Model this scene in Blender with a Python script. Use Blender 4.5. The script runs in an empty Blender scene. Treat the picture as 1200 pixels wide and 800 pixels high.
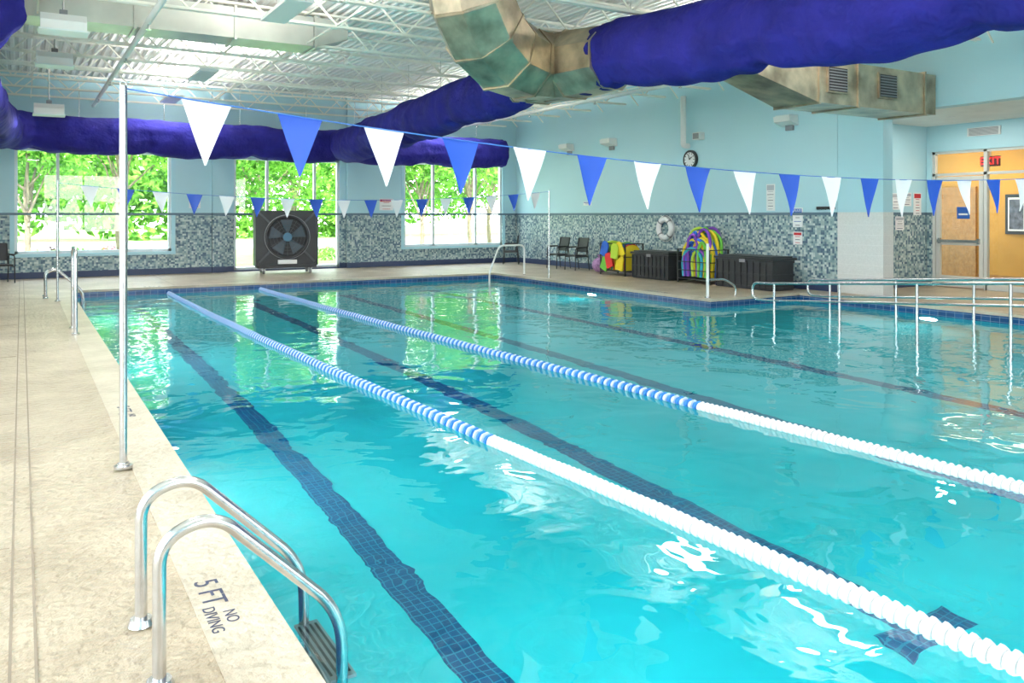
import bpy, math, random
from mathutils import Vector, Matrix, noise
random.seed(7)
S=bpy.context.scene
COL=S.collection
# ---------------------------------------------------------------- materials
MATS={}
def newmat(name):
    m=bpy.data.materials.new(name); m.use_nodes=True
    nt=m.node_tree; b=nt.nodes['Principled BSDF']
    return m,nt,b
def mat(name,col,rough=.5,metal=0,var=0,vscale=5,bump=0,bscale=40,emit=0,spec=.5,bdist=.02):
    if name in MATS: return MATS[name]
    m,nt,b=newmat(name)
    b.inputs['Base Color'].default_value=(*col,1)
    b.inputs['Roughness'].default_value=rough
    b.inputs['Metallic'].default_value=metal
    b.inputs['Specular IOR Level'].default_value=spec
    tc=nt.nodes.new('ShaderNodeTexCoord')
    if var>0:
        n=nt.nodes.new('ShaderNodeTexNoise'); n.inputs['Scale'].default_value=vscale; n.inputs['Detail'].default_value=5
        nt.links.new(tc.outputs['Object'],n.inputs['Vector'])
        r=nt.nodes.new('ShaderNodeValToRGB')
        r.color_ramp.elements[0].position=.3; r.color_ramp.elements[1].position=.7
        r.color_ramp.elements[0].color=(*[max(0,c*(1-var)) for c in col],1)
        r.color_ramp.elements[1].color=(*[min(1,c*(1+var)) for c in col],1)
        nt.links.new(n.outputs['Fac'],r.inputs['Fac']); nt.links.new(r.outputs['Color'],b.inputs['Base Color'])
    if bump>0:
        n=nt.nodes.new('ShaderNodeTexNoise'); n.inputs['Scale'].default_value=bscale; n.inputs['Detail'].default_value=3
        nt.links.new(tc.outputs['Object'],n.inputs['Vector'])
        bp=nt.nodes.new('ShaderNodeBump'); bp.inputs['Strength'].default_value=bump; bp.inputs['Distance'].default_value=bdist
        nt.links.new(n.outputs['Fac'],bp.inputs['Height']); nt.links.new(bp.outputs['Normal'],b.inputs['Normal'])
    if emit>0:
        b.inputs['Emission Color'].default_value=(*col,1); b.inputs['Emission Strength'].default_value=emit
    MATS[name]=m; return m

def cell_color(nt,size,cols,off=(.013,.013,.013)):
    """random colour per small tile, object space"""
    tc=nt.nodes.new('ShaderNodeTexCoord')
    ad=nt.nodes.new('ShaderNodeVectorMath'); ad.operation='ADD'; ad.inputs[1].default_value=off
    nt.links.new(tc.outputs['Object'],ad.inputs[0])
    sn=nt.nodes.new('ShaderNodeVectorMath'); sn.operation='SNAP'; sn.inputs[1].default_value=(size,size,size)
    nt.links.new(ad.outputs[0],sn.inputs[0])
    wn=nt.nodes.new('ShaderNodeTexWhiteNoise'); wn.noise_dimensions='3D'
    nt.links.new(sn.outputs[0],wn.inputs['Vector'])
    r=nt.nodes.new('ShaderNodeValToRGB'); cr=r.color_ramp; cr.interpolation='CONSTANT'
    while len(cr.elements)<len(cols): cr.elements.new(.5)
    for i,c in enumerate(cols):
        cr.elements[i].position=i/len(cols); cr.elements[i].color=(*c,1)
    nt.links.new(wn.outputs['Value'],r.inputs['Fac'])
    return tc,r.outputs['Color']

def wall_material():
    m,nt,b=newmat('wall_paint_and_mosaic')
    tc,col=cell_color(nt,.048,[(.27,.38,.40),(.11,.19,.24),(.42,.52,.52),(.20,.31,.34),(.55,.63,.61),(.07,.13,.20),(.33,.42,.42)])
    sep=nt.nodes.new('ShaderNodeSeparateXYZ'); nt.links.new(tc.outputs['Object'],sep.inputs[0])
    def gt(v):
        g=nt.nodes.new('ShaderNodeMath'); g.operation='GREATER_THAN'; g.inputs[1].default_value=v
        nt.links.new(sep.outputs['Z'],g.inputs[0]); return g.outputs[0]
    def mix(f,a,bb):
        x=nt.nodes.new('ShaderNodeMix'); x.data_type='RGBA'
        nt.links.new(f,x.inputs['Factor'])
        for sock,v in ((x.inputs['A'],a),(x.inputs['B'],bb)):
            if isinstance(v,tuple): sock.default_value=(*v,1)
            else: nt.links.new(v,sock)
        return x.outputs['Result']
    c=mix(gt(.16),(.03,.05,.12),col)
    c=mix(gt(1.60),c,(.10,.17,.22))
    n=nt.nodes.new('ShaderNodeTexNoise'); n.inputs['Scale'].default_value=.6
    nt.links.new(tc.outputs['Object'],n.inputs['Vector'])
    paint=mix(n.outputs['Fac'],(.43,.69,.77),(.51,.75,.81))
    c=mix(gt(1.66),c,paint)
    nt.links.new(c,b.inputs['Base Color'])
    b.inputs['Roughness'].default_value=.45
    return m
M_wall=wall_material()
M_white=mat('white_paint',(.8,.8,.78),.45)
M_frame=mat('window_frame_white',(.72,.78,.78),.4)
M_trimblue=mat('pale_blue_trim',(.45,.72,.80),.45)
M_ceil=mat('roof_deck_white',(.86,.86,.83),.5,var=.05,vscale=2)
M_joist=mat('joist_cream',(.86,.84,.75),.5)
M_steel=mat('stainless_steel',(.62,.62,.63),.22,1,var=.1,vscale=20)
M_galv=mat('galvanised_duct',(.48,.39,.28),.33,.75,var=.5,vscale=2.5,bump=.15,bscale=6)
M_ductl=mat('painted_duct',(.58,.58,.53),.35,.4,var=.15,vscale=1.5)
M_dark=mat('dark_gap',(.02,.02,.025),.6)
M_black=mat('black_plastic',(.018,.020,.024),.45,var=.2,vscale=6)
M_grey=mat('grey_plastic',(.25,.26,.28),.5)
M_text=mat('marking_ink',(.03,.04,.09),.6)
M_blueflag=mat('pennant_blue',(.01,.08,.50),.45)
M_whiteflag=mat('pennant_white',(.86,.86,.88),.5)
M_string=mat('pennant_string',(.05,.18,.55),.6)
M_signw=mat('sign_white',(.85,.85,.85),.5)
M_signr=mat('sign_red',(.6,.03,.04),.5)
M_signb=mat('sign_blue',(.03,.12,.45),.5)
M_signg=mat('sign_grey',(.45,.47,.52),.5)
M_piertile=mat('pier_white_tile',(.70,.71,.70),.3,var=.05,vscale=30)
M_fab=mat('duct_fabric_blue',(.020,.018,.20),.85,var=.25,vscale=1.5,bump=1,bscale=3.0,spec=.2,bdist=.08)
def deck_material(name,c0,c1,bump):
    m,nt,b=newmat(name)
    tc=nt.nodes.new('ShaderNodeTexCoord')
    n=nt.nodes.new('ShaderNodeTexNoise'); n.inputs['Scale'].default_value=1.3; n.inputs['Detail'].default_value=8; n.inputs['Roughness'].default_value=.7
    nt.links.new(tc.outputs['Object'],n.inputs['Vector'])
    r=nt.nodes.new('ShaderNodeValToRGB'); r.color_ramp.elements[0].position=.3; r.color_ramp.elements[1].position=.72
    r.color_ramp.elements[0].color=(*c0,1); r.color_ramp.elements[1].color=(*c1,1)
    nt.links.new(n.outputs['Fac'],r.inputs['Fac']); nt.links.new(r.outputs['Color'],b.inputs['Base Color'])
    n2=nt.nodes.new('ShaderNodeTexNoise'); n2.inputs['Scale'].default_value=18; n2.inputs['Detail'].default_value=5
    nt.links.new(tc.outputs['Object'],n2.inputs['Vector'])
    bp=nt.nodes.new('ShaderNodeBump'); bp.inputs['Strength'].default_value=bump; bp.inputs['Distance'].default_value=.03
    nt.links.new(n2.outputs['Fac'],bp.inputs['Height']); nt.links.new(bp.outputs['Normal'],b.inputs['Normal'])
    b.inputs['Roughness'].default_value=.36
    return m
M_deck=deck_material('deck_concrete',(.30,.23,.155),(.56,.465,.345),1.0)
M_coping=deck_material('coping_concrete',(.40,.33,.245),(.66,.58,.465),.7)
M_groove=mat('drain_slot',(.24,.19,.14),.6)
def tiles(name,c1,c2,mort,sx,sy,mapping=None):
    m,nt,b=newmat(name)
    tc=nt.nodes.new('ShaderNodeTexCoord')
    br=nt.nodes.new('ShaderNodeTexBrick'); br.offset=0; br.inputs['Scale'].default_value=1
    br.inputs['Brick Width'].default_value=sx; br.inputs['Row Height'].default_value=sy; br.inputs['Mortar Size'].default_value=.004
    br.inputs['Color1'].default_value=(*c1,1); br.inputs['Color2'].default_value=(*c2,1); br.inputs['Mortar'].default_value=(*mort,1)
    if mapping:
        sep=nt.nodes.new('ShaderNodeSeparateXYZ'); nt.links.new(tc.outputs['Object'],sep.inputs[0])
        ad=nt.nodes.new('ShaderNodeMath'); ad.operation='ADD'
        nt.links.new(sep.outputs['X'],ad.inputs[0]); nt.links.new(sep.outputs['Y'],ad.inputs[1])
        cb=nt.nodes.new('ShaderNodeCombineXYZ'); nt.links.new(ad.outputs[0],cb.inputs[0]); nt.links.new(sep.outputs['Z'],cb.inputs[1])
        nt.links.new(cb.outputs[0],br.inputs['Vector'])
    else: nt.links.new(tc.outputs['Object'],br.inputs['Vector'])
    nt.links.new(br.outputs['Color'],b.inputs['Base Color'])
    b.inputs['Roughness'].default_value=.25
    return m
M_band=tiles('waterline_tile',(.010,.05,.16),(.015,.08,.24),(.2,.28,.38),.15,.075,True)
M_line=tiles('lane_line_tile',(.005,.060,.17),(.008,.085,.22),(.02,.22,.34),.055,.055)
M_plaster=mat('pool_plaster',(.010,.50,.555),.7,var=.10,vscale=.7)

def water_material():
    m=bpy.data.materials.new('pool_water'); m.use_nodes=True; nt=m.node_tree; nt.nodes.clear()
    out=nt.nodes.new('ShaderNodeOutputMaterial')
    tc=nt.nodes.new('ShaderNodeTexCoord')
    n=nt.nodes.new('ShaderNodeTexNoise'); n.inputs['Scale'].default_value=1.5; n.inputs['Detail'].default_value=2.5; n.inputs['Roughness'].default_value=.5
    n.inputs['Distortion'].default_value=.4
    nt.links.new(tc.outputs['Object'],n.inputs['Vector'])
    bp=nt.nodes.new('ShaderNodeBump'); bp.inputs['Strength'].default_value=1; bp.inputs['Distance'].default_value=.018
    nt.links.new(n.outputs['Fac'],bp.inputs['Height'])
    fr=nt.nodes.new('ShaderNodeFresnel'); fr.inputs['IOR'].default_value=1.37
    nt.links.new(bp.outputs['Normal'],fr.inputs['Normal'])
    rf=nt.nodes.new('ShaderNodeBsdfRefraction'); rf.inputs['IOR'].default_value=1.33; rf.inputs['Roughness'].default_value=0
    rf.inputs['Color'].default_value=(.72,.98,1,1)
    gl=nt.nodes.new('ShaderNodeBsdfGlossy'); gl.inputs['Roughness'].default_value=.01; gl.inputs['Color'].default_value=(1,1,1,1)
    for s in (rf,gl): nt.links.new(bp.outputs['Normal'],s.inputs['Normal'])
    mx=nt.nodes.new('ShaderNodeMixShader')
    nt.links.new(fr.outputs[0],mx.inputs[0]); nt.links.new(rf.outputs[0],mx.inputs[1]); nt.links.new(gl.outputs[0],mx.inputs[2])
    nt.links.new(mx.outputs[0],out.inputs['Surface'])
    return m
M_water=water_material()
def glass_material():
    m=bpy.data.materials.new('window_glass'); m.use_nodes=True; nt=m.node_tree; nt.nodes.clear()
    out=nt.nodes.new('ShaderNodeOutputMaterial'); t=nt.nodes.new('ShaderNodeBsdfTransparent'); g=nt.nodes.new('ShaderNodeBsdfGlossy')
    g.inputs['Roughness'].default_value=0
    t.inputs['Color'].default_value=(.97,.99,.98,1)
    mx=nt.nodes.new('ShaderNodeMixShader'); mx.inputs[0].default_value=.04
    nt.links.new(t.outputs[0],mx.inputs[1]); nt.links.new(g.outputs[0],mx.inputs[2]); nt.links.new(mx.outputs[0],out.inputs['Surface'])
    return m
M_glass=glass_material()

# ---------------------------------------------------------------- mesh builder
class MB:
    def __init__(s): s.v=[];s.f=[];s.m=[];s.sm=[];s.mats=[]
    def mi(s,m):
        if m not in s.mats: s.mats.append(m)
        return s.mats.index(m)
    def add(s,vs,fs,m,smooth=False):
        o=len(s.v); s.v+= [tuple(v) for v in vs]; k=s.mi(m)
        for f in fs: s.f.append([i+o for i in f]); s.m.append(k); s.sm.append(smooth)
    def box(s,x0,x1,y0,y1,z0,z1,m,M=None):
        vs=[Vector((x,y,z)) for x in (x0,x1) for y in (y0,y1) for z in (z0,z1)]
        if M: vs=[M@v for v in vs]
        s.add(vs,[(0,1,3,2),(4,6,7,5),(0,4,5,1),(2,3,7,6),(0,2,6,4),(1,5,7,3)],m)
    def sweep(s,pts,rad,m,seg=12,smooth=True,caps=True,closed=False,phase=0):
        pts=[Vector(p) for p in pts]; n=len(pts); vs=[];fs=[]
        up=None
        for i,p in enumerate(pts):
            if closed: t=pts[(i+1)%n]-pts[i-1]
            else: t=(pts[min(i+1,n-1)]-pts[max(i-1,0)])
            t.normalize()
            if up is None:
                up=Vector((0,0,1)) if abs(t.z)<.9 else Vector((0,1,0))
            a=t.cross(up)
            if a.length<1e-4: a=t.cross(Vector((1,0,0)))
            a.normalize(); b=a.cross(t).normalized(); up=b
            r=rad(i) if callable(rad) else rad
            for k in range(seg):
                th=2*math.pi*k/seg+phase
                vs.append(p+a*math.cos(th)*r+b*math.sin(th)*r)
        L=n if closed else n-1
        for i in range(L):
            for k in range(seg):
                j=(i+1)%n
                fs.append((i*seg+k,i*seg+(k+1)%seg,j*seg+(k+1)%seg,j*seg+k))
        s.add(vs,fs,m,smooth)
        if caps and not closed:
            s.add(vs[:seg],[tuple(range(seg))[::-1]],m); s.add(vs[-seg:],[tuple(range(seg))],m)
    def cyl(s,p0,p1,r,m,seg=16,r2=None,smooth=True):
        rr=[r,r if r2 is None else r2]
        s.sweep([p0,p1],lambda i:rr[i],m,seg,smooth)
    def bar(s,p0,p1,w,m): s.sweep([p0,p1],w*.707,m,4,False,True,phase=math.pi/4)
    def torus(s,c,axis,R,r,m,seg=32,rs=10):
        axis=Vector(axis).normalized(); a=axis.orthogonal().normalized(); b=axis.cross(a)
        s.sweep([Vector(c)+a*math.cos(2*math.pi*i/seg)*R+b*math.sin(2*math.pi*i/seg)*R for i in range(seg)],r,m,rs,closed=True)
    def poly(s,pts,m): s.add(pts,[tuple(range(len(pts)))],m)
    def prism(s,pts2,x0,x1,m,axis='X'):
        n=len(pts2)
        def P(a,b,c):
            return {'X':(a,b,c),'Y':(b,a,c),'Z':(b,c,a)}[axis]
        vs=[P(x0,p[0],p[1]) for p in pts2]+[P(x1,p[0],p[1]) for p in pts2]
        fs=[tuple(range(n))[::-1],tuple(range(n,2*n))]+[(i,(i+1)%n,n+(i+1)%n,n+i) for i in range(n)]
        s.add(vs,fs,m)
    def sphere(s,c,r,m,seg=12,rings=8,sc=(1,1,1)):
        vs=[];fs=[]
        for i in range(rings+1):
            ph=math.pi*i/rings
            for k in range(seg):
                th=2*math.pi*k/seg
                vs.append((c[0]+r*sc[0]*math.sin(ph)*math.cos(th),c[1]+r*sc[1]*math.sin(ph)*math.sin(th),c[2]+r*sc[2]*math.cos(ph)))
        for i in range(rings):
            for k in range(seg): fs.append((i*seg+k,(i+1)*seg+k,(i+1)*seg+(k+1)%seg,i*seg+(k+1)%seg))
        s.add(vs,fs,m,True)
    def mesh(s,name):
        me=bpy.data.meshes.new(name); me.from_pydata(s.v,[],s.f)
        for m in s.mats: me.materials.append(m)
        me.polygons.foreach_set('material_index',s.m); me.polygons.foreach_set('use_smooth',s.sm)
        me.update(); return me
    def obj(s,name,loc=(0,0,0),rz=0,parent=None):
        o=bpy.data.objects.new(name,s.mesh(name)); COL.objects.link(o); o.location=loc; o.rotation_euler=(0,0,rz)
        if parent: o.parent=parent
        return o
def empty(name,loc=(0,0,0)):
    e=bpy.data.objects.new(name,None); COL.objects.link(e); e.location=loc; return e
def fillet(pts,R,n=8):
    pts=[Vector(p) for p in pts]; out=[pts[0]]
    for i in range(1,len(pts)-1):
        a,b,c=pts[i-1],pts[i],pts[i+1]
        d1=(a-b); d2=(c-b); l=min(d1.length,d2.length)*.49; r=min(R,l)
        p0=b+d1.normalized()*r; p1=b+d2.normalized()*r
        for k in range(n+1):
            t=k/n; out.append(p0*(1-t)**2+b*2*t*(1-t)+p1*t*t)
    out.append(pts[-1]); return out
def text(name,s,size,loc,rot,m,parent=None,align='CENTER'):
    c=bpy.data.curves.new(name,'FONT'); c.body=s; c.size=size; c.align_x=align; c.align_y='CENTER'; c.extrude=.0006
    c.materials.append(m); o=bpy.data.objects.new(name,c); COL.objects.link(o); o.location=loc
    o.rotation_euler=rot
    if parent: o.parent=parent
    return o

# ---------------------------------------------------------------- dimensions
XL=-3.0; XR=14.5; YN=-4.0; YF=23.8; ZC=5.15
PX0=.88; PX1=11.2; PX2=13.7; PY0=.9; PY1=11.3; PY2=19.6
WZ=-.15; PB=-1.4
# floor / deck
b=MB()
for (x0,x1,y0,y1) in [(XL,PX0,YN,YF),(PX0,XR,PY2,YF),(PX1,XR,PY1,PY2),(PX2,XR+3.2,PY0,PY1),(PX0,XR+3.2,YN,PY0)]:
    b.box(x0,x1,y0,y1,-.05,0,M_deck)
b.obj('floor')
# coping
b=MB(); cw=.28; h=.006
def strip(x0,x1,y0,y1): b.box(x0,x1,y0,y1,-.045,h,M_coping)
strip(PX0-cw,PX0+.01,PY0-cw,PY2+cw); strip(PX0+.01,PX1+.0,PY2-.01,PY2+cw); strip(PX1-.01,PX1+cw,PY1-.01,PY2+cw)
strip(PX1+cw,PX2+cw,PY1-.01,PY1+cw); strip(PX2-.01,PX2+cw,PY0-cw,PY1-.01); strip(PX0+.01,PX2-.01,PY0-cw,PY0+.01)
b.obj('pool_coping')
# drain slots
b=MB()
for x in (-.035,.045): b.box(x-.005,x+.005,YN+.1,YF-.4,-.01,.004,M_groove)
b.box(-.030,.040,YN+.1,YF-.4,-.01,.002,M_deck)
b.obj('deck_drain')
b=MB()
for y in (1.5,4.6,7.7,10.8,13.9,17.0,20.1): b.box(XL,-.05,y-.004,y+.004,-.01,.0015,M_groove)
for x in (3,6,9,12): b.box(x-.005,x+.005,PY2+cw,YF,-.01,.0015,M_groove)
b.obj('deck_joint')
# pool shell
b=MB()
poly=[(PX0,PY0),(PX2,PY0),(PX2,PY1),(PX1,PY1),(PX1,PY2),(PX0,PY2)]
for i in range(6):
    (x0,y0),(x1,y1)=poly[i],poly[(i+1)%6]
    b.poly([(x0,y0,-.045),(x1,y1,-.045),(x1,y1,-.30),(x0,y0,-.30)],M_band)
    b.poly([(x0,y0,-.30),(x1,y1,-.30),(x1,y1,PB),(x0,y0,PB)],M_plaster)
b.poly([(x,y,PB) for x,y in poly],M_plaster)
b.obj('pool_basin')
b=MB()
for x in (2.02,4.25,6.5,8.75):
    b.box(x-.11,x+.11,2.76,PY2-1.3,PB,PB+.006,M_line)
    b.box(x-.30,x+.30,2.54,2.76,PB,PB+.006,M_line); b.box(x-.30,x+.30,PY2-1.3,PY2-1.08,PB,PB+.006,M_line)
b.obj('lane_marking')
b=MB(); b.poly([(x,y,WZ) for x,y in poly],M_water); b.obj('pool_water')

# ---------------------------------------------------------------- walls
def wall(name,axis,p0,p1,a0,a1,z0,z1,ops,m):
    b=MB()
    def bx(a,c,z,w):
        if c-a<1e-3 or w-z<1e-3: return
        if axis=='Y': b.box(a,c,p0,p1,z,w,m)
        else: b.box(p0,p1,a,c,z,w,m)
    cur=a0
    for (o0,o1,oz0,oz1) in sorted(ops):
        bx(cur,o0,z0,z1); bx(o0,o1,z0,oz0); bx(o0,o1,oz1,z1); cur=o1
    bx(cur,a1,z0,z1); return b.obj(name)
FW=[(-.15,3.5,.62,3.3),(5.15,8.25,.04,3.25),(10.35,13.95,.6,3.3)]
wall('wall_far','Y',YF,YF+.25,XL-.25,XR+.3,-.05,ZC+.1,FW,M_wall)
wall('wall_right','X',XR,XR+.3,11.0,YF,-.05,ZC+.1,[],M_wall)
LW=[(-3.6,-.3,.2,4.5),(-.05,3.4,.2,4.5),(3.65,7.2,.2,4.5),(9.5,12.3,.5,4.0)]
wall('wall_left','X',XL-.25,XL,YN,YF,-.05,ZC+.1,LW,M_wall)
wall('wall_near','Y',YN-.25,YN,XL-.25,XR+3.5,-.05,ZC+.1,[(1,5,.6,3.9),(8,12,.6,3.9)],M_wall)
b=MB(); b.box(XR,XR+.3,9.95,10.99,1.66,ZC+.1,M_trimblue); b.box(XR-.01,XR+.31,9.94,10.99,0,1.66,M_piertile)
for z in [i*.2 for i in range(1,9)]: b.box(XR-.012,XR+.312,9.938,10.99,z-.002,z+.002,M_signw)
b.obj('trim_1')
wall('wall_header','X',XR,XR+.3,YN,9.94,3.6,ZC+.1,[],M_wall)
wall('wall_alcove','Y',11.0,11.25,XR+.3,XR+3.4,-.05,ZC,[],M_wall)
DX=17.6
wall('wall_door','X',DX,DX+.2,YN,10.99,-.05,3.7,[(6.5,10.88,.0,3.02)],M_wall)
b=MB(); b.box(XR+.3,DX+.2,YN,11.0,3.6,3.7,M_ceil)
b.cyl((16.2,9.6,3.592),(16.2,9.6,3.602),.09,M_signw,20)
b.obj('ceiling_alcove')
b=MB()
for x0,x1 in ((4.55,4.95),(8.45,8.85)): b.box(x0,x1,YF-.12,YF-.001,0,ZC,M_wall)
b.obj('trim_2')
b=MB(); M_cap=mat('cap_tile',(.09,.16,.22),.3); b.box(XL,XR,YF-.03,YF-.001,1.60,1.66,M_cap); b.box(XR-.03,XR-.001,11.0,YF-.03,1.60,1.66,M_cap); b.obj('trim_3')

def window(name,axis,p,a0,a1,z0,z1,mull,hz=[],depth=.12,surround=True):
    b=MB()
    def bx(a,c,z,w,d0,d1,m):
        if axis=='Y': b.box(a,c,p+d0,p+d1,z,w,m)
        else: b.box(p-d1,p-d0,a,c,z,w,m)
    f=.07
    bx(a0,a0+f,z0,z1,.05,.05+depth,M_frame); bx(a1-f,a1,z0,z1,.05,.05+depth,M_frame)
    bx(a0,a1,z0,z0+f,.05,.05+depth,M_frame); bx(a0,a1,z1-f,z1,.05,.05+depth,M_frame)
    for x in mull: bx(x-.035,x+.035,z0,z1,.05,.05+depth,M_frame)
    for z in hz: bx(a0,a1,z-.03,z+.03,.05,.05+depth,M_frame)
    bx(a0+f,a1-f,z0+f,z1-f,.10,.106,M_glass)
    if surround:
        bx(a0-.1,a0,z0-.0,z1+.1,-.02,-.001,M_trimblue); bx(a1,a1+.1,z0,z1+.1,-.02,-.001,M_trimblue)
        bx(a0,a1,z1,z1+.1,-.02,-.001,M_trimblue); bx(a0-.1,a1+.1,z0-.08,z0,-.06,-.001,M_trimblue)
    return b.obj(name)
window('window_1','Y',YF,*FW[0],[.8,2.4])
window('window_2','Y',YF,*FW[1],[6.1,7.5],surround=False)
window('window_3','Y',YF,*FW[2],[11.4,12.95])
for i,w in enumerate(LW): window('window_%d'%(i+4),'X',XL,w[0],w[1],w[2],w[3],[(w[0]+w[1])/2],[2.6])
for i,w in enumerate([(1,5,.6,3.9),(8,12,.6,3.9)]):
    b=MB()
    for x in (w[0]+.04,(w[0]+w[1])/2,w[1]-.04): b.box(x-.04,x+.04,YN-.15,YN-.05,w[2],w[3],M_frame)
    for z in (w[2]+.04,w[3]-.04): b.box(w[0],w[1],YN-.15,YN-.05,z-.04,z+.04,M_frame)
    b.obj('window_%d'%(i+8))

# ---------------------------------------------------------------- storefront door + lobby
M_och=mat('lobby_ochre',(.50,.25,.04),.6,var=.15,vscale=1)
M_wood=mat('door_wood',(.35,.17,.05),.45,var=.2,vscale=8)
M_alum=mat('storefront_frame',(.66,.66,.62),.4)
b=MB(); X0=DX+.04; X1=DX+.14
for y in (10.85,9.70,8.75,7.6,6.54): b.box(X0,X1,y-.035,y+.035,0,3.02,M_alum)
for z in (2.99,2.50): b.box(X0,X1,6.5,10.88,z-.03,z+.03,M_alum)
b.box(X0,X1,6.5,9.7,.0,.12,M_alum)
b.box(X0+.04,X0+.046,6.55,10.8,2.54,2.94,M_glass); b.box(X0+.04,X0+.046,6.55,9.66,.12,2.46,M_glass)
b.obj('door_frame')
b=MB(); y0,y1=9.75,10.80
for y in (y0,y1-.09): b.box(X0+.01,X1-.02,y,y+.09,.02,2.45,M_alum)
for z0,z1 in ((.02,.26),(.94,1.04),(2.35,2.45)): b.box(X0+.01,X1-.02,y0+.09,y1-.09,z0,z1,M_alum)
b.box(X0+.04,X0+.046,y0+.09,y1-.09,.26,2.33,M_glass)
b.box(X0-.06,X0-.02,y0+.06,y1-.06,1.0,1.06,M_steel)
b.box(X0-.03,X0+.02,y0+.06,y0+.12,.97,1.09,M_steel); b.box(X0-.03,X0+.02,y1-.12,y1-.06,.97,1.09,M_steel)
b.box(X0+.025,X0+.035,y0+.3,y0+.58,1.52,1.78,M_signb); b.box(X0+.020,X0+.026,y0+.34,y0+.54,1.60,1.64,M_signw)
b.obj('door_1')
b=MB(); b.box(20.2,20.35,3,14,0,3.4,M_och); b.box(DX+.2,20.2,13.9,14,0,3.4,M_och); b.box(DX+.2,20.2,3,3.1,0,3.4,M_och); b.box(20.12,20.199,11.3,12.4,0,2.3,M_wood); b.box(20.17,20.199,3.1,13.9,0,.15,M_wood); b.obj('wall_lobby')
b=MB(); b.box(DX+.2,20.35,3,14,-.05,0,mat('lobby_floor',(.40,.25,.12),.3,var=.15,vscale=3)); b.obj('floor_lobby')
b=MB(); b.box(DX+.2,20.35,3,14,3.4,3.5,M_white); b.obj('ceiling_lobby')
b=MB()
for (yy,w,hh,zc) in ((10.35,.52,.95,1.62),(9.5,.5,.95,1.62)):
    b.box(20.15,20.195,yy-w/2,yy+w/2,zc-hh/2,zc+hh/2,M_black); b.box(20.14,20.152,yy-w/2+.07,yy+w/2-.07,zc-hh/2+.08,zc+hh/2-.08,M_signw)
    b.box(20.13,20.142,yy-w/2+.10,yy+w/2-.10,zc-hh/2+.12,zc+hh/2-.12,mat('print_dark',(.10,.11,.15),.5,var=.6,vscale=9))
b.obj('framed_picture')
e=empty('exit_sign',(17.9,9.72,2.76))
b=MB(); b.box(-.04,.0,-.2,.2,-.11,.11,mat('exit_housing',(.10,.02,.02),.5)); b.cyl((-.02,0,.11),(-.02,0,.64),.012,M_white); b.obj('sign_body',parent=e)
text('sign_text','EXIT',.22,(-.045,0,0),(math.pi/2,0,-math.pi/2),mat('exit_red',(1,.02,.02),.4,emit=3),e)
b=MB(); b.box(DX-.03,DX-.001,9.35,10.05,3.3,3.48,M_white)
for i in range(7): b.box(DX-.036,DX-.028,9.39,10.01,3.315+i*.023,3.327+i*.023,M_grey)
b.obj('air_vent')

# ---------------------------------------------------------------- ceiling
b=MB(); x=XL; pts=[]; p=.16
while x<XR+.3:
    pts+= [(x,ZC+.06),(x+.05,ZC+.06),(x+.075,ZC),(x+.135,ZC)]; x+=p
vs=[];fs=[]
for q in pts: vs+= [(q[0],YN-.1,q[1]),(q[0],YF+.1,q[1])]
for i in range(len(pts)-1): fs.append((2*i,2*i+1,2*i+3,2*i+2))
b.add(vs,fs,M_ceil)
b.box(XL-.25,XR+.3,YN-.25,YF+.25,ZC+.09,ZC+.2,M_ceil)
b.obj('ceiling')
b=MB(); zt=ZC-.07; zb=ZC-.62
y=-3.2
while y<YF-.3:
    for dx in (-.03,.03):
        b.bar((XL+.01,y+dx,zt),(XR-.01,y+dx,zt),.04,M_joist); b.bar((XL+.8,y+dx,zb),(XR-.8,y+dx,zb),.04,M_joist)
    x=XL+.1;k=0; st=.55
    while x+st<XR:
        z0,z1=(zt,zb) if k%2==0 else (zb,zt)
        b.bar((x,y,z0),(x+st,y,z1),.025,M_joist); x+=st;k+=1
    y+=1.55
for x in (0.2,4.2,8.8,12.2):
    b.bar((x,YN+.1,zb+.02),(x,YF-.05,zb+.02),.025,M_joist); b.bar((x,YN+.1,zt-.03),(x,YF-.05,zt-.03),.025,M_joist)
b.obj('roof_joists')
b=MB()
for x,z,r in ((1.6,4.44,.045),(9.3,4.45,.035),(12.0,4.42,.05)):
    b.cyl((x,YN+.1,z),(x,YF-.1,z),r,M_white,12)
    yy=-2
    while yy<YF-1: b.cyl((x,yy,z-.1),(x,yy,z),.015,M_steel,8); b.cyl((x,yy,z-.12),(x,yy,z-.1),.04,M_steel,10); yy+=3
b.obj('sprinkler_pipe')

# painted rectangular duct upper left
b=MB(); b.box(XL+.05,4.3,13.75,14.45,4.50,5.0,M_ductl)
b.add([(4.35,13.75,4.50),(4.35,14.45,4.50),(4.35,14.45,5.0),(4.35,13.75,5.0),(4.95,13.85,4.70),(4.95,14.35,4.70),(4.95,14.35,5.0),(4.95,13.85,5.0)],[(0,1,5,4),(1,2,6,5),(2,3,7,6),(3,0,4,7),(4,5,6,7)],M_ductl)
for x in (-1.5,0,1.5,3.0,4.33): b.box(x-.02,x+.02,13.72,14.48,4.47,5.03,M_ductl)
b.obj('air_duct')

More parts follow.
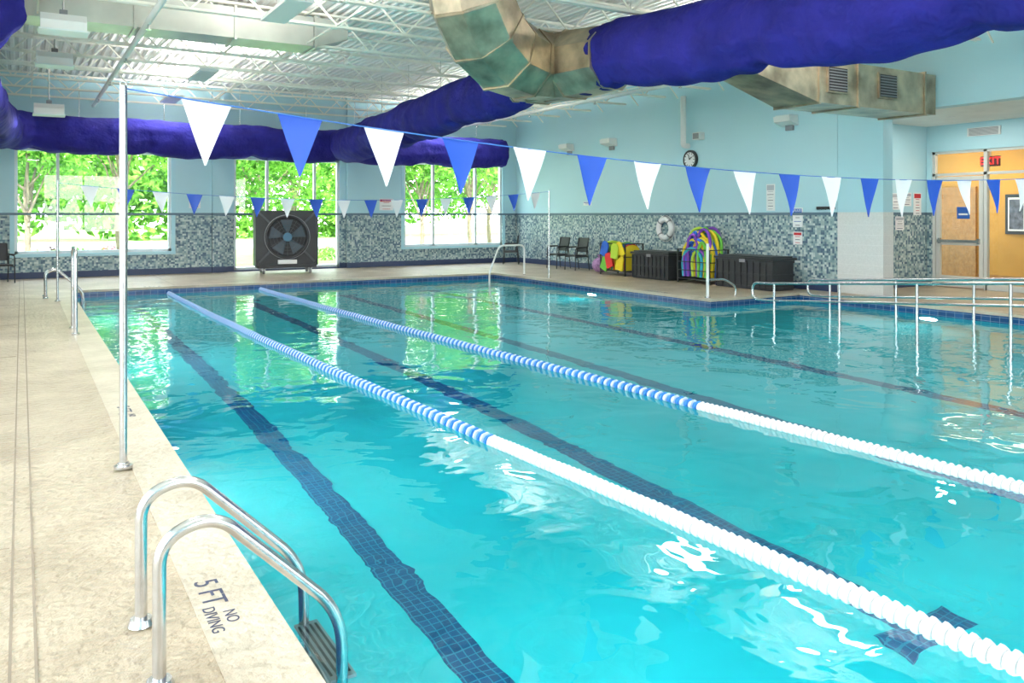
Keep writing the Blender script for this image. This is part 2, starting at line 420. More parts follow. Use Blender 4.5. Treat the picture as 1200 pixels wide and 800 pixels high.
# fabric ducts
def resample(pts,step):
    pts=[Vector(p) for p in pts]; out=[pts[0]]; 
    for a,c in zip(pts,pts[1:]):
        n=max(1,int((c-a).length/step))
        for k in range(1,n+1): out.append(a.lerp(c,k/n))
    return out
def fabric(b,path,rx=.46,rz=.50,sagn=2.6,seed=0,R=1.0,seg=48):
    pts=resample(fillet(path,R,10),.06); n=len(pts); vs=[];fs=[]; s=0
    for i,p in enumerate(pts):
        t=(pts[min(i+1,n-1)]-pts[max(i-1,0)]).normalized()
        a=t.cross(Vector((0,0,1))).normalized()
        if i: s+=(pts[i]-pts[i-1]).length
        ph=(s/sagn)%1; sag=4*ph*(1-ph); near=1-sag; dd=(ph if ph<.5 else 1-ph)*sagn
        for k in range(seg):
            th=2*math.pi*k/seg; cx=math.cos(th); cz=math.sin(th)
            # drape: swags hanging from the tie points; creases run from each tie down the side
            hang=(1-cz)*.5
            fan=.040*math.sin(9*th+seed)*near
            crease=.040*math.sin(10*(s-hang*.55)+seed+2*noise.noise(Vector((s*.4,cz,seed))))*(1-.35*sag)*(.3+.7*hang)
            crease2=.030*noise.noise(Vector((s*2.6,cz*1.2,cx+seed)))*2
            f=1+fan+crease+crease2+.05*noise.noise(Vector((s*.7,cx*1.1+seed,cz*1.1)))*2-.05*math.exp(-(dd/.10)**2)
            q=p+a*(cx*rx*f)+Vector((0,0,cz*rz*f - (.10*sag if cz<0 else .05*sag)))
            vs.append(q)
    for i in range(n-1):
        for k in range(seg): fs.append((i*seg+k,i*seg+(k+1)%seg,(i+1)*seg+(k+1)%seg,(i+1)*seg+k))
    fs.append(tuple(range(seg))[::-1]); fs.append(tuple(range((n-1)*seg,n*seg)))
    b.add(vs,fs,M_fab,True)
    for i in range(0,n,30):
        p=pts[i]; b.cyl((p.x,p.y,p.z+rz*.8),(p.x,p.y,zt),.008,M_steel,6)
b=MB(); fabric(b,[(7.95,-3.5,3.80),(7.8,5,3.82),(7.6,10.35,4.06)],rx=.44,rz=.50,seed=1); b.obj('fabric_duct')
b=MB(); fabric(b,[(7.5,12.0,4.0),(7.8,20.5,3.65),(7.8,22.0,3.6)],rx=.46,rz=.46,seed=3); b.obj('fabric_duct')
b=MB(); fabric(b,[(-.35,12.4,4.35),(-.9,14.2,4.1),(-.7,17,3.75),(-.4,22.5,3.62),(3,22.5,3.6),(13.2,22.5,3.6)],rx=.44,rz=.44,seed=5); b.obj('fabric_duct')

# galvanised tee + rising elbow (faceted sheet metal)
b=MB()
def gsec(pts,rs,flip=0):
    b.sweep(pts,lambda i:rs[i],M_galv,8,False,phase=math.pi/8)
    for p,r,i in zip(pts,rs,range(len(pts))):
        a=Vector(pts[min(i+1,len(pts)-1)])-Vector(pts[max(i-1,0)]); a.normalize()
        b.sweep([Vector(p)-a*.02,Vector(p)+a*.02],r+.022,M_galv,8,False,phase=math.pi/8)
gsec([(7.64,9.75,3.98),(7.55,10.6,3.99),(7.5,11.6,4.02),(7.5,12.1,4.02)],[.50,.56,.56,.48])
gsec([(7.5,11.1,4.0),(6.85,10.95,4.0),(6.35,10.8,4.08),(5.9,10.6,4.32),(5.6,10.45,4.70),(5.5,10.4,5.12)],[.54,.58,.62,.64,.64,.64])
b.obj('metal_air_duct')
# wall side metal box duct with grilles
b=MB(); ox=-.3
b.box(11.5+ox,14.45,8.85,9.75,3.45,4.18,M_galv)
b.add([(11.5+ox,8.85,3.45),(11.5+ox,9.75,3.45),(11.5+ox,9.75,4.18),(11.5+ox,8.85,4.18),(9.4,8.8,3.85),(9.4,9.5,3.85),(9.4,9.5,4.35),(9.4,8.8,4.35)],[(0,1,5,4),(1,2,6,5),(2,3,7,6),(3,0,4,7),(4,5,6,7)],M_galv)
b.box(8.25,9.4,8.8,9.5,3.85,4.35,M_galv)
for x in (11.5+ox,12.5+ox,14.1): b.box(x-.02,x+.02,8.82,9.78,3.42,4.21,M_galv)
for x in (11.95+ox,13.3+ox):
    b.box(x-.26,x+.26,8.82,8.848,3.63,4.08,M_galv); b.box(x-.23,x+.23,8.812,8.822,3.66,4.05,M_dark)
    for i in range(8): b.box(x-.23,x+.23,8.80,8.815,3.675+i*.048,3.69+i*.048,M_grey)
b.obj('vent_duct')

# luminaires left row
def luminaire(x,y,z):
    b=MB()
    b.box(-.28,.28,-.2,.2,0,.12,M_white); b.prism([(-.2,.12),(.2,.12),(.13,.22),(-.13,.22)],-.28,.28,M_white)
    b.box(-.30,.30,-.22,.22,-.02,.0,M_frame); b.box(-.05,.05,-.05,.05,.22,.3,M_grey)
    b.cyl((0,0,.3),(0,0,zt-z-.01),.015,M_steel,8)
    b.obj('ceiling_luminaire',(x,y,z))
LUM=[(.5,12.9,4.14),(.5,16.4,4.22),(.5,19.8,3.72),(.5,9.9,4.2),(.5,6.5,4.3),(.5,2.0,4.3)]
for (x,y,z) in LUM: luminaire(x,y,z)
def wall_light(y,z):
    b=MB(); b.prism([(-.0,-.1),(-.28,-.02),(-.30,.10),(-.02,.12)],-.22,.22,M_white,'Y'); b.box(-.05,0,-.1,.1,-.2,-.05,M_grey)
    b.box(-.27,-.04,-.19,.19,.105,.125,M_frame)
    b.obj('wall_light',(XR-.005,y,z))
for y in (12.2,18.5,20.6): wall_light(y,3.66)
b=MB(); b.sweep(fillet([(XR,15.4,3.35),(XR-.18,15.4,3.35),(XR-.18,15.4,4.6)],.12),.07,M_white,14); b.obj('drain_pipe')
b=MB(); b.box(-.18,0,-.12,.12,-.08,.1,M_white); b.box(-.185,-.178,-.1,.1,-.06,.08,M_grey); b.obj('wall_speaker',(XR-.005,14.95,3.55))

# ---------------------------------------------------------------- lane ropes (slightly slack)
M_rw=mat('float_white',(.84,.84,.84),.4); M_rb=mat('float_blue',(.03,.20,.60),.4); M_rl=mat('float_pale_blue',(.62,.72,.86),.4); M_cab=mat('rope_cable',(.1,.2,.4),.5)
def lane_rope(xa,xb,xc):
    def X(y):
        L0=(y-5.45)*(y-19.6)/((1-5.45)*(1-19.6)); L1=(y-1)*(y-19.6)/((5.45-1)*(5.45-19.6)); L2=(y-1)*(y-5.45)/((19.6-1)*(19.6-5.45))
        return xa*L0+xb*L1+xc*L2
    b=MB(); z=WZ+.012
    b.sweep([(X(PY0+(PY2-PY0)*i/30),PY0+(PY2-PY0)*i/30,z) for i in range(31)],.008,M_cab,6)
    y=PY0+.15; i=0; sp=.054
    while y<PY2-.15:
        x=X(y)
        blue=y>5.45
        m=(M_rb if i%2==0 else M_rl) if blue else M_rw
        R=.058
        prof=[(-.024,.018),(-.024,R*.85),(-.015,R),(.002,R),(.008,R*.72),(.026,R*.72),(.028,.018)] if not blue else [(-.024,.018),(-.022,R*.96),(-.010,R),(-.002,R*.96),(.0,.036),(.028,.036),(.028,.018)]
        n=14 if y<9 else 10
        vs=[];fs=[]
        for (dy,r) in prof:
            for k in range(n):
                th=2*math.pi*k/n; rr=r*(1 if (k%2 or r<.05) else .90)
                vs.append((x+rr*math.cos(th)+.006*math.sin(y*2),y+dy,z+rr*math.sin(th)+.002*math.sin(y*9)))
        for a in range(len(prof)-1):
            for k in range(n): fs.append((a*n+k,a*n+(k+1)%n,(a+1)*n+(k+1)%n,(a+1)*n+k))
        b.add(vs,fs,m,False)
        y+=sp; i+=1
    b.obj('lane_rope')
lane_rope(3.33,3.10,2.80); lane_rope(5.55,5.27,4.80)

# ---------------------------------------------------------------- pennants
def pennants(y,x0,x1,zf,start,sp,w,h,n,zend):
    b=MB()
    N=60; b.sweep([(x0+(x1-x0)*i/N,y,zf(x0+(x1-x0)*i/N)) for i in range(N+1)],.005,M_string,6)
    for i in range(n):
        xc=start+sp*i; m=M_whiteflag if i%2==0 else M_blueflag
        tw=random.uniform(-.06,.06)
        rows=6; vs=[]; fs=[]
        for r in range(rows+1):
            t=r/rows; hw=w/2*(1-t)+.004
            yy=y+tw*t*t+.02*math.sin(i+3*t)
            for k in (-1,0,1): vs.append((xc+k*hw+tw*.6*t*t,yy+.012*(k==0),zf(xc+k*hw*(1-t))-h*t))
        for r in range(rows):
            for k in (0,1): fs.append((r*3+k,r*3+k+1,r*3+k+4,r*3+k+3))
        b.add(vs,fs,m,True)
    b.obj('pennant_line')
def pole(x,y,h,r=.023):
    b=MB(); b.cyl((0,0,.0),(0,0,h),r,M_steel,16); b.cyl((0,0,.006),(0,0,.02),.055,M_steel,20); b.cyl((0,0,.02),(0,0,.035),.035,M_steel,20)
    b.cyl((0,0,h),(0,0,h+.01),r*.9,M_steel,12); b.torus((0,0,h+.02),(0,1,0),.018,.004,M_steel,16,6)
    b.obj('stanchion_pole',(x,y,.006))
YP=5.66
pole(.55,YP,2.40); pole(14.0,YP,2.30)
pennants(YP,.55,14.0,lambda x:2.0+.0072*(x-8)**2,1.05,.63,.31,.42,20,0)
YQ=17.2
pole(.57,YQ,2.2,.02); pole(11.45,YQ,2.2,.02)
pennants(YQ,.57,11.45,lambda x:1.93+.009*(x-6)**2,1.1,.62,.30,.40,17,0)

# ---------------------------------------------------------------- ladders
def ladder(y0,y1):
    b=MB()
    for y in (y0,y1):
        pth=fillet([(.40,y,.006),(.40,y,.50),(.58,y,.555),(1.04,y,.10),(1.05,y,-1.15)],.14,10)
        b.sweep(pth,.0225,M_steel,18)
        b.cyl((.40,y,.006),(.40,y,.03),.05,M_steel,20,r2=.04)
        b.cyl((1.05,y,-.9),(.885,y,-.9),.02,M_black,10)
    for z in (-.17,-.47,-.77,-1.07):
        b.box(1.0,1.10,y0,y1,z-.012,z+.012,M_grey)
        for k in range(4): b.box(1.006+k*.024,1.016+k*.024,y0+.03,y1-.03,z+.012,z+.017,M_black)
    b.obj('pool_ladder')
ladder(2.98,3.47); ladder(18.0,18.5)
b=MB(); b.sweep(fillet([(.62,12.3,.006),(.62,12.3,1.15),(.62,13.0,1.15),(.62,13.0,.006)],.15),.024,M_steel,14)
for y in (12.3,13.0): b.cyl((.62,y,.006),(.62,y,.03),.05,M_steel,16)
b.bar((.62,12.3,.6),(.62,13,.6),.03,M_steel)
b.obj('grab_rail')
b=MB()
for y in (18.5,):
    b.sweep(fillet([(11.52,y,.006),(11.52,y,.80),(10.75,y,.80),(10.45,y,.1),(10.45,y,-.9)],.14),.024,M_white,14); b.cyl((11.52,y,.003),(11.52,y,.03),.03,M_steel,16)
b.obj('stair_handrail')
def ramp_rail(x,ya,yb,za,zb_):
    b=MB(); f=lambda y: za+(zb_-za)*(ya-y)/(ya-yb)
    dz=-.30
    b.sweep(fillet([(x,ya-.1,f(ya)+dz),(x,ya+.25,f(ya)+dz),(x,ya+.25,f(ya)),(x,ya-.1,f(ya)),(x,yb,zb_),(x,yb-1.5,zb_)],.14),.024,M_steel,12)
    b.sweep([(x,ya-.1,f(ya)+dz),(x,yb,zb_+dz),(x,yb-1.5,zb_+dz)],.022,M_steel,10)
    n=6
    for i in range(n):
        y=ya-.25+(yb-ya-1.1)*i/(n-1); b.cyl((x,y,PB+.006),(x,y,f(max(y,yb))),.022,M_steel,12)
    b.obj('ramp_handrail')
ramp_rail(11.4,10.2,4.6,.38,.78); ramp_rail(12.9,10.2,4.6,.38,.78)
b=MB(); b.cyl((0,0,.006),(0,0,1.05),.028,M_white,14); b.cyl((0,0,.006),(0,0,.03),.06,M_steel,16)
b.sweep(fillet([(.0,0,.35),(.45,0,.35),(.75,0,.2),(.75,0,.006)],.12),.02,M_steel,12)
b.obj('corner_post',(11.32,11.5,0))

# ---------------------------------------------------------------- depth markings
def marking(x,y,s=1,sub=True):
    e=empty('depth_marking',(x,y,.0075))
    text('digits','5 FT',.15*s,(0,.08*s,0),(0,0,-math.pi/2),M_text,e)
    if sub: 
        text('warning','NO\nDIVING',.075*s,(0,-.20*s,0),(0,0,-math.pi/2),M_text,e)
marking(.68,3.54,.92); marking(.72,7.3,.9)
for x in (2.5,6.5,9.5):
    e=empty('depth_marking',(x,PY2+.14,.0075)); text('digits','3 FT 6',.14,(0,0,0),(0,0,0),M_text,e)
e=empty('depth_marking',(11.36,15.0,.0075)); text('digits','3 FT 6',.16,(0,0,0),(0,0,math.pi/2),M_text,e)
e=empty('depth_marking',(11.36,13.0,.0075)); text('digits','NO DIVING',.14,(0,0,0),(0,0,math.pi/2),M_text,e)

# ---------------------------------------------------------------- cooler fan
b=MB()
b.prism([(-.74,.24),(.74,.24),(.78,.34),(.78,1.62),(.70,1.72),(-.70,1.72),(-.78,1.62),(-.78,.34)],-.28,.28,M_black,'Y')
b.torus((0,-.30,1.0),(0,1,0),.56,.05,M_black,40,10); b.torus((0,-.33,1.0),(0,1,0),.60,.012,M_grey,40,6)
b.cyl((0,-.284,1.0),(0,-.275,1.0),.54,M_dark,40)
M_fg=mat('grille_dark',(.07,.08,.09),.5)
for r in (.1,.19,.28,.37,.46): b.torus((0,-.345,1.0),(0,1,0),r,.005,M_fg,36,6)
for k in range(12):
    a=2*math.pi*k/12; b.bar((.08*math.cos(a),-.345,1+.08*math.sin(a)),(.56*math.cos(a),-.33,1+.56*math.sin(a)),.009,M_fg)
for k in range(5):
    a=2*math.pi*k/5; a2=a+.7
    b.add([(.08*math.cos(a),-.29,1+.08*math.sin(a)),(.5*math.cos(a),-.29,1+.5*math.sin(a)),(.5*math.cos(a2),-.32,1+.5*math.sin(a2)),(.08*math.cos(a2),-.32,1+.08*math.sin(a2))],[(0,1,2,3)],mat('blade_grey',(.06,.09,.12),.4))
b.cyl((0,-.36,1.0),(0,-.3,1.0),.12,mat('hub_blue',(.05,.15,.25),.4),24)
for sx in (-1,1):
    for sz in (0,1):
        b.bar((sx*.74,-.285,.32 if sz==0 else 1.66),(sx*.45,-.30,.62 if sz==0 else 1.38),.05,M_fg)
    b.box(sx*.80-.03,sx*.80+.03,-.3,.3,.22,1.74,M_black)
b.box(-.78,.78,-.34,.34,.16,.25,M_black)
b.box(-.25,.25,-.36,-.28,.27,.38,M_signw)
for sx in (-.62,.62):
    for sy in (-.26,.26): b.cyl((sx-.03,sy,.085),(sx+.03,sy,.085),.08,M_grey,16); b.box(sx-.045,sx+.045,sy-.03,sy+.03,.08,.17,M_steel)
b.obj('evaporative_cooler',(6.25,22.5,.005),rz=-.12)

# chairs
def chair(x,y,rz):
    b=MB(); m=M_black
    for sx in (-.26,.26):
        b.sweep(fillet([(sx,-.24,.0),(sx,-.22,.64),(sx,.18,.66),(sx,.26,.0)],.06),.014,m,10)
        b.sweep([(sx*.9,.16,.40),(sx*.9,.24,.92)],.014,m,10)
        b.bar((sx,-.23,.38),(sx,.22,.40),.025,m)
        b.box(sx-.025,sx+.025,-.2,.16,.655,.68,m)
    b.box(-.23,.23,-.23,.2,.40,.44,m)
    b.box(-.23,.23,0,.025,0,.42,m,Matrix.Translation((0,.19,.52))@Matrix.Rotation(-.15,4,'X'))
    b.obj('stacking_chair',(x,y,.005),rz)
chair(13.85,20.3,-math.pi/2); chair(13.85,19.35,-math.pi/2); chair(13.75,22.9,-math.pi/2-.6); chair(-.45,22.6,.3)

# storage boxes
def deck_box(y0,y1,h=.68):
    b=MB(); x0,x1=13.42,14.12
    b.box(x0+.03,x1-.03,y0+.03,y1-.03,0.005,h-.07,M_black)
    n=9
    for i in range(n+1):
        y=y0+.03+(y1-y0-.06)*i/n; b.box(x0+.005,x0+.035,y-.015,y+.015,.02,h-.08,M_black)
    for z in (.03,.3,h-.12): b.box(x0+.015,x1-.015,y0+.015,y1-.015,z,z+.05,M_black)
    b.box(x0-.02,x1+.02,y0-.02,y1+.02,h-.06,h-.01,M_black); b.box(x0+.04,x1-.04,y0+.05,y1-.05,h-.01,h+.02,M_black)
    b.box(x0-.03,x0-.01,(y0+y1)/2-.08,(y0+y1)/2+.08,h-.12,h-.05,M_grey)
    b.obj('deck_storage_box')
deck_box(14.95,16.35); deck_box(11.75,13.40,.70)

COLS=[mat('foam_yellow',(.80,.62,.02),.7),mat('foam_green',(.15,.50,.05),.7),mat('foam_blue',(.02,.12,.55),.7),mat('foam_red',(.65,.03,.03),.7),mat('foam_lime',(.45,.65,.05),.7),mat('foam_purple',(.18,.05,.40),.7),mat('foam_teal',(.02,.35,.45),.7)]
b=MB(); y0,y1=16.70,17.75; x0,x1=13.5,14.1
for x in (x0,x1):
    for y in (y0,y1): b.bar((x,y,.0),(x,y,.85),.03,M_black)
for z in (.12,.5,.84):
    for x in (x0,x1): b.bar((x,y0,z),(x,y1,z),.022,M_black)
    for y in (y0,y1): b.bar((x0,y,z),(x1,y,z),.022,M_black)
b.box(x0,x1,y0,y1,.11,.13,M_black)
i=0; y=y0+.06
while y<y1-.05:
    m=COLS[[0,3,4,2,0,1,5,4][i%8]]; hh=random.uniform(.62,.88); t=random.uniform(-.12,.12)
    pr=[(x0+.05,.0),(x1-.05,.0),(x1-.05,hh*.7)]+[((x0+x1)/2+math.cos(a)*(x1-x0-.1)/2,hh*.7+math.sin(a)*.16) for a in [math.pi*k/8 for k in range(1,8)]]+[(x0+.05,hh*.7)]
    o=len(b.v); b.prism(pr,-.018,.018,m,'Y')
    M=Matrix.Translation((0,y,.14))@Matrix.Rotation(t,4,'X')
    for q in range(o,len(b.v)): b.v[q]=tuple(M@Vector(b.v[q]))
    y+=.052; i+=1
for yy,z,m,a in ((16.88,.25,0,.2),(17.3,.3,3,-.3),(17.05,.55,4,.1),(17.5,.6,2,.35),(16.88,.6,0,-.5),(17.5,.22,1,.4)):
    o=len(b.v); b.prism([(-.14,-.2),(.14,-.2),(.14,.12),(.08,.2),(-.08,.2),(-.14,.12)],-.015,.015,COLS[m],'X')
    M=Matrix.Translation((x0-.035-.01*m,yy,z+.1))@Matrix.Rotation(a,4,'X')
    for q in range(o,len(b.v)): b.v[q]=tuple(M@Vector(b.v[q]))
b.obj('kickboard_rack')
b=MB(); y0,y1=13.66,14.70
for x in (x0,x1):
    for y in (y0,y1): b.bar((x,y,.0),(x,y,.8),.03,M_black)
for z in (.1,.3,.5,.79):
    for x in (x0,x1): b.bar((x,y0,z),(x,y1,z),.02,M_black)
    for y in (y0,y1): b.bar((x0,y,z),(x1,y,z),.02,M_black)
b.box(x0,x1,y0,y1,.09,.11,M_black)
for k in range(46):
    m=COLS[[2,0,4,6,2,1,0,5][k%8]]; xc=random.uniform(x0+.04,x1-.06); w=random.uniform(.08,.40); yc=random.uniform(y0+.08+w,max(y0+.09+w,y1-.08-w)); top=random.uniform(.75,1.32)
    pth=[(xc,yc-w*.9,.15),(xc,yc-w,top-.35)]+[(xc+random.uniform(-.01,.01),yc-w*math.cos(math.pi*j/8),top-.35+.35*math.sin(math.pi*j/8)) for j in range(1,8)]+[(xc,yc+w,top-.35),(xc,yc+w*.9,.15)]
    b.sweep(pth,.038,m,8)
b.obj('foam_noodle_bin')
M_bag=mat('bag_purple',(.35,.2,.4),.8,var=.4,vscale=20)
b=MB(); b.sphere((13.8,18.15,.22),.25,M_bag,14,10,(1,.9,.85)); b.cyl((13.8,18.15,.40),(13.8,18.15,.5),.05,M_bag,10,r2=.09); b.obj('equipment_bag')

# life ring
b=MB(); c=(XR-.08,16.2,1.25); b.torus(c,(1,0,0),.24,.07,M_rw,40,14)
for k in range(4):
    a=math.pi/4+k*math.pi/2; p=Vector((c[0],c[1]+.24*math.cos(a),c[2]+.24*math.sin(a)))
    t=Vector((0,-math.sin(a),math.cos(a)))*.02; b.cyl(p-t,p+t,.072,M_grey,14)
b.torus((XR-.06,16.2,1.25),(1,0,0),.34,.008,M_rw,30,6); b.box(XR-.1,XR-.001,16.18,16.22,1.48,1.6,M_grey)
b.obj('life_ring')
# clock
b=MB(); b.cyl((XR-.06,15.3,3.0),(XR-.001,15.3,3.0),.24,M_black,40); b.cyl((XR-.064,15.3,3.0),(XR-.059,15.3,3.0),.185,M_signw,40)
for k in range(12):
    a=k*math.pi/6; b.bar((XR-.067,15.3+.14*math.sin(a),3+.14*math.cos(a)),(XR-.067,15.3+.175*math.sin(a),3+.175*math.cos(a)),.014,M_black)
b.bar((XR-.07,15.3,3.0),(XR-.07,15.3-.08,3.06),.018,M_black); b.bar((XR-.072,15.3,3.0),(XR-.072,15.3+.03,3.13),.014,M_black)
b.obj('wall_clock')

# signs
def sign(axis,p,a,z,w,h,head,lines,t1=None):
    if axis=='X': e=empty('wall_sign',(p,a,z))
    else: e=empty('wall_sign',(a,p,z))
    e.rotation_euler=(0,0,-math.pi/2 if axis=='X' else 0)
    b=MB(); b.box(-w/2,w/2,-.012,-.001,-h/2,h/2,M_signw)
    hh=h*.2
    b.box(-w/2+.02,w/2-.02,-.015,-.011,h/2-hh-.02,h/2-.02,head)
    n=lines
    for i in range(n):
        zz=h/2-hh-.05-(h-hh-.09)*i/max(1,n-1)*1.0; ww=w*random.uniform(.4,.75)
        b.box(-ww/2,ww/2,-.015,-.011,zz-.006,zz+.006,M_text if i%2 else head)
    b.obj('panel',parent=e)
    if t1: text('heading',t1,hh*.85,(0,-.0165,h/2-hh/2-.02),(math.pi/2,0,0),M_signw,e)
sign('Y',YF-.001,9.75,1.93,.46,.36,M_signr,3,'WARNING')
sign('Y',YF-.001,4.1,1.9,.30,.22,M_signb,2)
sign('X',XR-.001,12.0,1.55,.26,.42,M_signb,4,'RULES'); sign('X',XR-.001,12.0,1.1,.24,.28,M_signr,3); sign('X',XR-.001,12.75,2.0,.24,.6,M_signg,7)
sign('X',XR-.001,19.7,1.95,.4,.12,M_signb,1)
sign('Y',10.999,16.45,1.9,.30,.36,M_signg,4); sign('Y',10.999,16.85,1.95,.34,.30,M_signg,4); sign('Y',10.999,17.25,1.85,.28,.50,M_signr,6); sign('Y',10.999,16.6,1.42,.3,.3,M_signg,4)
b=MB(); b.box(XR-.03,XR-.001,11.05,11.5,1.72,1.78,M_black)
for i in range(4): b.cyl((XR-.03,11.12+i*.1,1.74),(XR-.09,11.12+i*.1,1.72),.01,M_black,8)
b.obj('coat_hook_rail')

# ---------------------------------------------------------------- outside
M_grass=mat('grass',(.22,.38,.08),.9,var=.3,vscale=1.5); M_asph=mat('asphalt',(.28,.28,.29),.9,var=.1); M_bark=mat('bark',(.20,.15,.11),.9,var=.3,vscale=8)
M_walk=mat('sidewalk_concrete',(.66,.64,.60),.8,var=.1)
def leafmat(name,c):
    m,nt,bb=newmat(name); nt.nodes.clear()
    out=nt.nodes.new('ShaderNodeOutputMaterial'); d=nt.nodes.new('ShaderNodeBsdfDiffuse'); t=nt.nodes.new('ShaderNodeBsdfTranslucent'); a=nt.nodes.new('ShaderNodeMixShader'); a.inputs[0].default_value=.5
    tc=nt.nodes.new('ShaderNodeTexCoord'); n=nt.nodes.new('ShaderNodeTexNoise'); n.inputs['Scale'].default_value=2.2; r=nt.nodes.new('ShaderNodeValToRGB')
    r.color_ramp.elements[0].position=.38; r.color_ramp.elements[1].position=.62
    r.color_ramp.elements[0].color=(c[0]*.22,c[1]*.35,c[2]*.3,1); r.color_ramp.elements[1].color=(*c,1)
    nt.links.new(tc.outputs['Object'],n.inputs[0]); nt.links.new(n.outputs[0],r.inputs[0])
    for q in (d,t): nt.links.new(r.outputs[0],q.inputs['Color'])
    nt.links.new(d.outputs[0],a.inputs[1]); nt.links.new(t.outputs[0],a.inputs[2]); nt.links.new(a.outputs[0],out.inputs[0]); return m
M_leaf=leafmat('leaves',(.28,.56,.09)); M_leaf2=leafmat('leaves_red',(.40,.10,.12))
b=MB(); b.box(-60,90,YF+.3,120,-.25,-.12,M_grass); b.box(-60,XL-.3,-30,YF+.3,-.25,-.12,M_walk); b.box(-60,70,-40,YN-.3,-.25,-.12,M_asph); b.obj('ground_outside')
b=MB(); b.box(-60,90,42,58,-.12,-.10,M_asph); b.obj('parking_lot')
b=MB(); b.box(-10,30,YF+.5,YF+3.6,-.12,-.08,M_walk); b.obj('sidewalk')
def leaves(b,clusters,n,size,m):
    tot=sum(c[3]*c[3] for c in clusters)
    for (cx,cy,cz,r) in clusters:
        for _ in range(int(n*r*r/tot)):
            d=Vector((random.gauss(0,1),random.gauss(0,1),random.gauss(0,1))).normalized()*r*(random.random()**.4)
            p=Vector((cx,cy,cz))+Vector((d.x,d.y,d.z*.8)); s=size*random.uniform(.6,1.3)
            u=Vector((random.gauss(0,1),random.gauss(0,1),random.gauss(0,1))).normalized(); v=u.orthogonal().normalized()
            b.add([p-u*s,p+v*s*.5,p+u*s,p-v*s*.5],[(0,1,2,3)],m)
def tree_mesh(seed):
    random.seed(seed); b=MB()
    b.sweep([(0,0,0),(.1,.05,1.2),(0,.1,2.6),(.1,0,4.2)],lambda i:[.12,.09,.07,.04][i],M_bark,8)
    cl=[]
    for k in range(9):
        a=k*2.4; r=random.uniform(.8,2.0); z=random.uniform(2.3,5.4)
        e=(r*math.cos(a),r*math.sin(a),z); b.sweep([(0,0,1.4+.25*k*.8),(e[0]*.5,e[1]*.5,(z+1.8)/2+.3),e],lambda i:[.05,.03,.02][i],M_bark,6)
        cl.append((*e,random.uniform(.8,1.3)))
    cl.append((0,0,5.2,1.6)); leaves(b,cl,3800,.13,M_leaf)
    return b.mesh('tree')
tm=[tree_mesh(3),tree_mesh(11)]
random.seed(5)
for i,(x,y,s) in enumerate([(-3.5,33,1.0),(.2,31.5,.95),(3.4,36,1.15),(7.6,31,.9),(10.3,36,1.1),(14.5,31.5,.95),(18.2,34,1.05),(21.5,38,1.1),(-2.8,39,1.1)]):
    o=bpy.data.objects.new('tree',tm[i%2]); COL.objects.link(o); o.location=(x,y,-.12); o.scale=(s,s,s); o.rotation_euler=(0,0,i*1.3)
b=MB()
leaves(b,[(-22+i*4.2+random.uniform(-1,1),63+random.uniform(-1.5,1.5),random.uniform(1,8.5),3.6) for i in range(22) for _ in (0,1)],26000,.42,M_leaf)
b.obj('tree_line')
b=MB(); leaves(b,[(-6+i*.7,YF+6.3+random.uniform(-.4,.4),.15,.45) for i in range(16)],4000,.07,M_leaf); leaves(b,[(-5.5+i*1.6,YF+6.0,.40,.28) for i in range(6)],700,.05,M_leaf2)
leaves(b,[(10+i*.8,YF+6.5,.1,.4) for i in range(12)],2500,.07,M_leaf); b.obj('shrub_bed')

# ---------------------------------------------------------------- lights
def area(name,loc,rot,sx,sy,power,col=(1,1,1),parent=None,spread=math.pi,shape='RECTANGLE'):
    l=bpy.data.lights.new(name,'AREA'); l.shape=shape; l.size=sx; l.size_y=sy; l.energy=power; l.color=col; l.spread=spread
    o=bpy.data.objects.new(name,l); COL.objects.link(o); o.location=loc; o.rotation_euler=rot; return o
for (x,y,z) in LUM: area('luminaire_lamp',(x,y,z-.03),(0,0,0),.5,.35,40,(1,.97,.92))
for x in (3.2,10.8):  # strip fixtures added to brighten the ceiling, not part of the hall
    for y in (-.9,3.75,8.4,11.5,17.7,21.7):
        b=MB(); b.box(-.18,.18,-.7,.7,.0,.05,M_white)
        b.cyl((0,-.5,.05),(0,-.5,.50),.006,M_steel,6); b.cyl((0,.5,.05),(0,.5,.50),.006,M_steel,6)
        b.obj('added_strip_luminaire',(x,y,4.46))
        area('added_strip_lamp',(x,y,4.455),(0,0,0),.34,1.36,32,(1,.97,.92))
        area('added_strip_uplamp',(x,y,4.53),(math.pi,0,0),.32,1.36,215,(1,.96,.91))
hp=math.pi/2
def added_pool_lamp(loc,rot,p):  # invented underwater lamps, added to light the basin beneath the refracting surface
    b=MB(); b.torus((0,0,.0),(0,0,1),.19,.016,M_steel,28,8); b.cyl((0,0,.012),(0,0,.02),.18,M_signw,28)
    o=b.obj('added_pool_light',loc); o.rotation_euler=rot
    area('added_pool_lamp',loc,rot,.34,.34,p,(.88,1,.98),shape='DISK')
for y in (2.0,6.5,11.5,16.5): added_pool_lamp((PX0+.03,y,-.75),(0,-hp,0),46)
for x in (3.2,7,11): added_pool_lamp((x,PY0+.03,-.75),(hp,0,0),56)
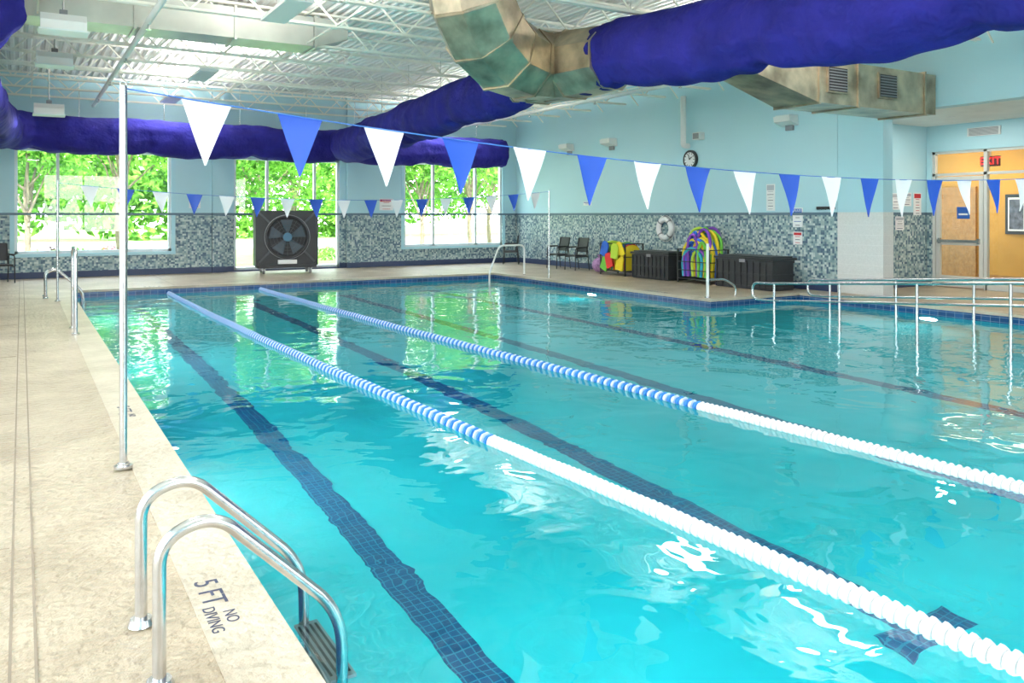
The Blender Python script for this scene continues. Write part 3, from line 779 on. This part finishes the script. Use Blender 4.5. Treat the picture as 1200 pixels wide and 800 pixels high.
for y in (3.5,8.5): added_pool_lamp((PX2-.03,y,-.75),(0,hp,0),32)
added_pool_lamp((PX1-.03,15,-.75),(0,hp,0),26)
area('lobby_lamp',(19,10.3,3.38),(0,0,0),1.2,3,75,(1,.86,.6))
area('alcove_lamp',(16.2,9.6,3.58),(0,0,0),.3,.3,34,(1,.97,.9))
def portal(loc,rot,sx,sy):
    o=area('window_portal',loc,rot,sx,sy,1); o.data.cycles.is_portal=True
for w in LW: portal((XL-.26,(w[0]+w[1])/2,(w[2]+w[3])/2),(0,-hp,0),w[3]-w[2],w[1]-w[0])
for w in FW: portal(((w[0]+w[1])/2,YF+.3,(w[2]+w[3])/2),(-hp,0,0),w[1]-w[0],w[3]-w[2])
sun=bpy.data.lights.new('sun','SUN'); sun.energy=14; sun.angle=.05; sun.color=(1,.96,.88)
so=bpy.data.objects.new('sun',sun); COL.objects.link(so); so.rotation_euler=Vector((.35,.7,-.75)).to_track_quat('-Z','Y').to_euler()
W=bpy.data.worlds.new('sky'); S.world=W; W.use_nodes=True; nt=W.node_tree; bg=nt.nodes['Background']
tc=nt.nodes.new('ShaderNodeTexCoord'); sp=nt.nodes.new('ShaderNodeSeparateXYZ'); r=nt.nodes.new('ShaderNodeValToRGB')
r.color_ramp.elements[0].color=(1,1,1,1); r.color_ramp.elements[1].color=(.70,.84,1,1); r.color_ramp.elements[1].position=.8
nt.links.new(tc.outputs['Generated'],sp.inputs[0]); nt.links.new(sp.outputs['Z'],r.inputs[0]); nt.links.new(r.outputs[0],bg.inputs[0]); bg.inputs[1].default_value=8

# ---------------------------------------------------------------- camera
cam=bpy.data.cameras.new('camera'); co=bpy.data.objects.new('camera',cam); COL.objects.link(co)
co.location=(0,0,1.6); co.rotation_euler=(hp,0,-math.radians(31.05)); cam.sensor_width=36; cam.lens=955/1200*36; cam.shift_y=-148/1200; cam.clip_start=.05; cam.clip_end=300
S.camera=co
S.view_settings.view_transform='Standard'; S.view_settings.look='None'; S.view_settings.exposure=0.12
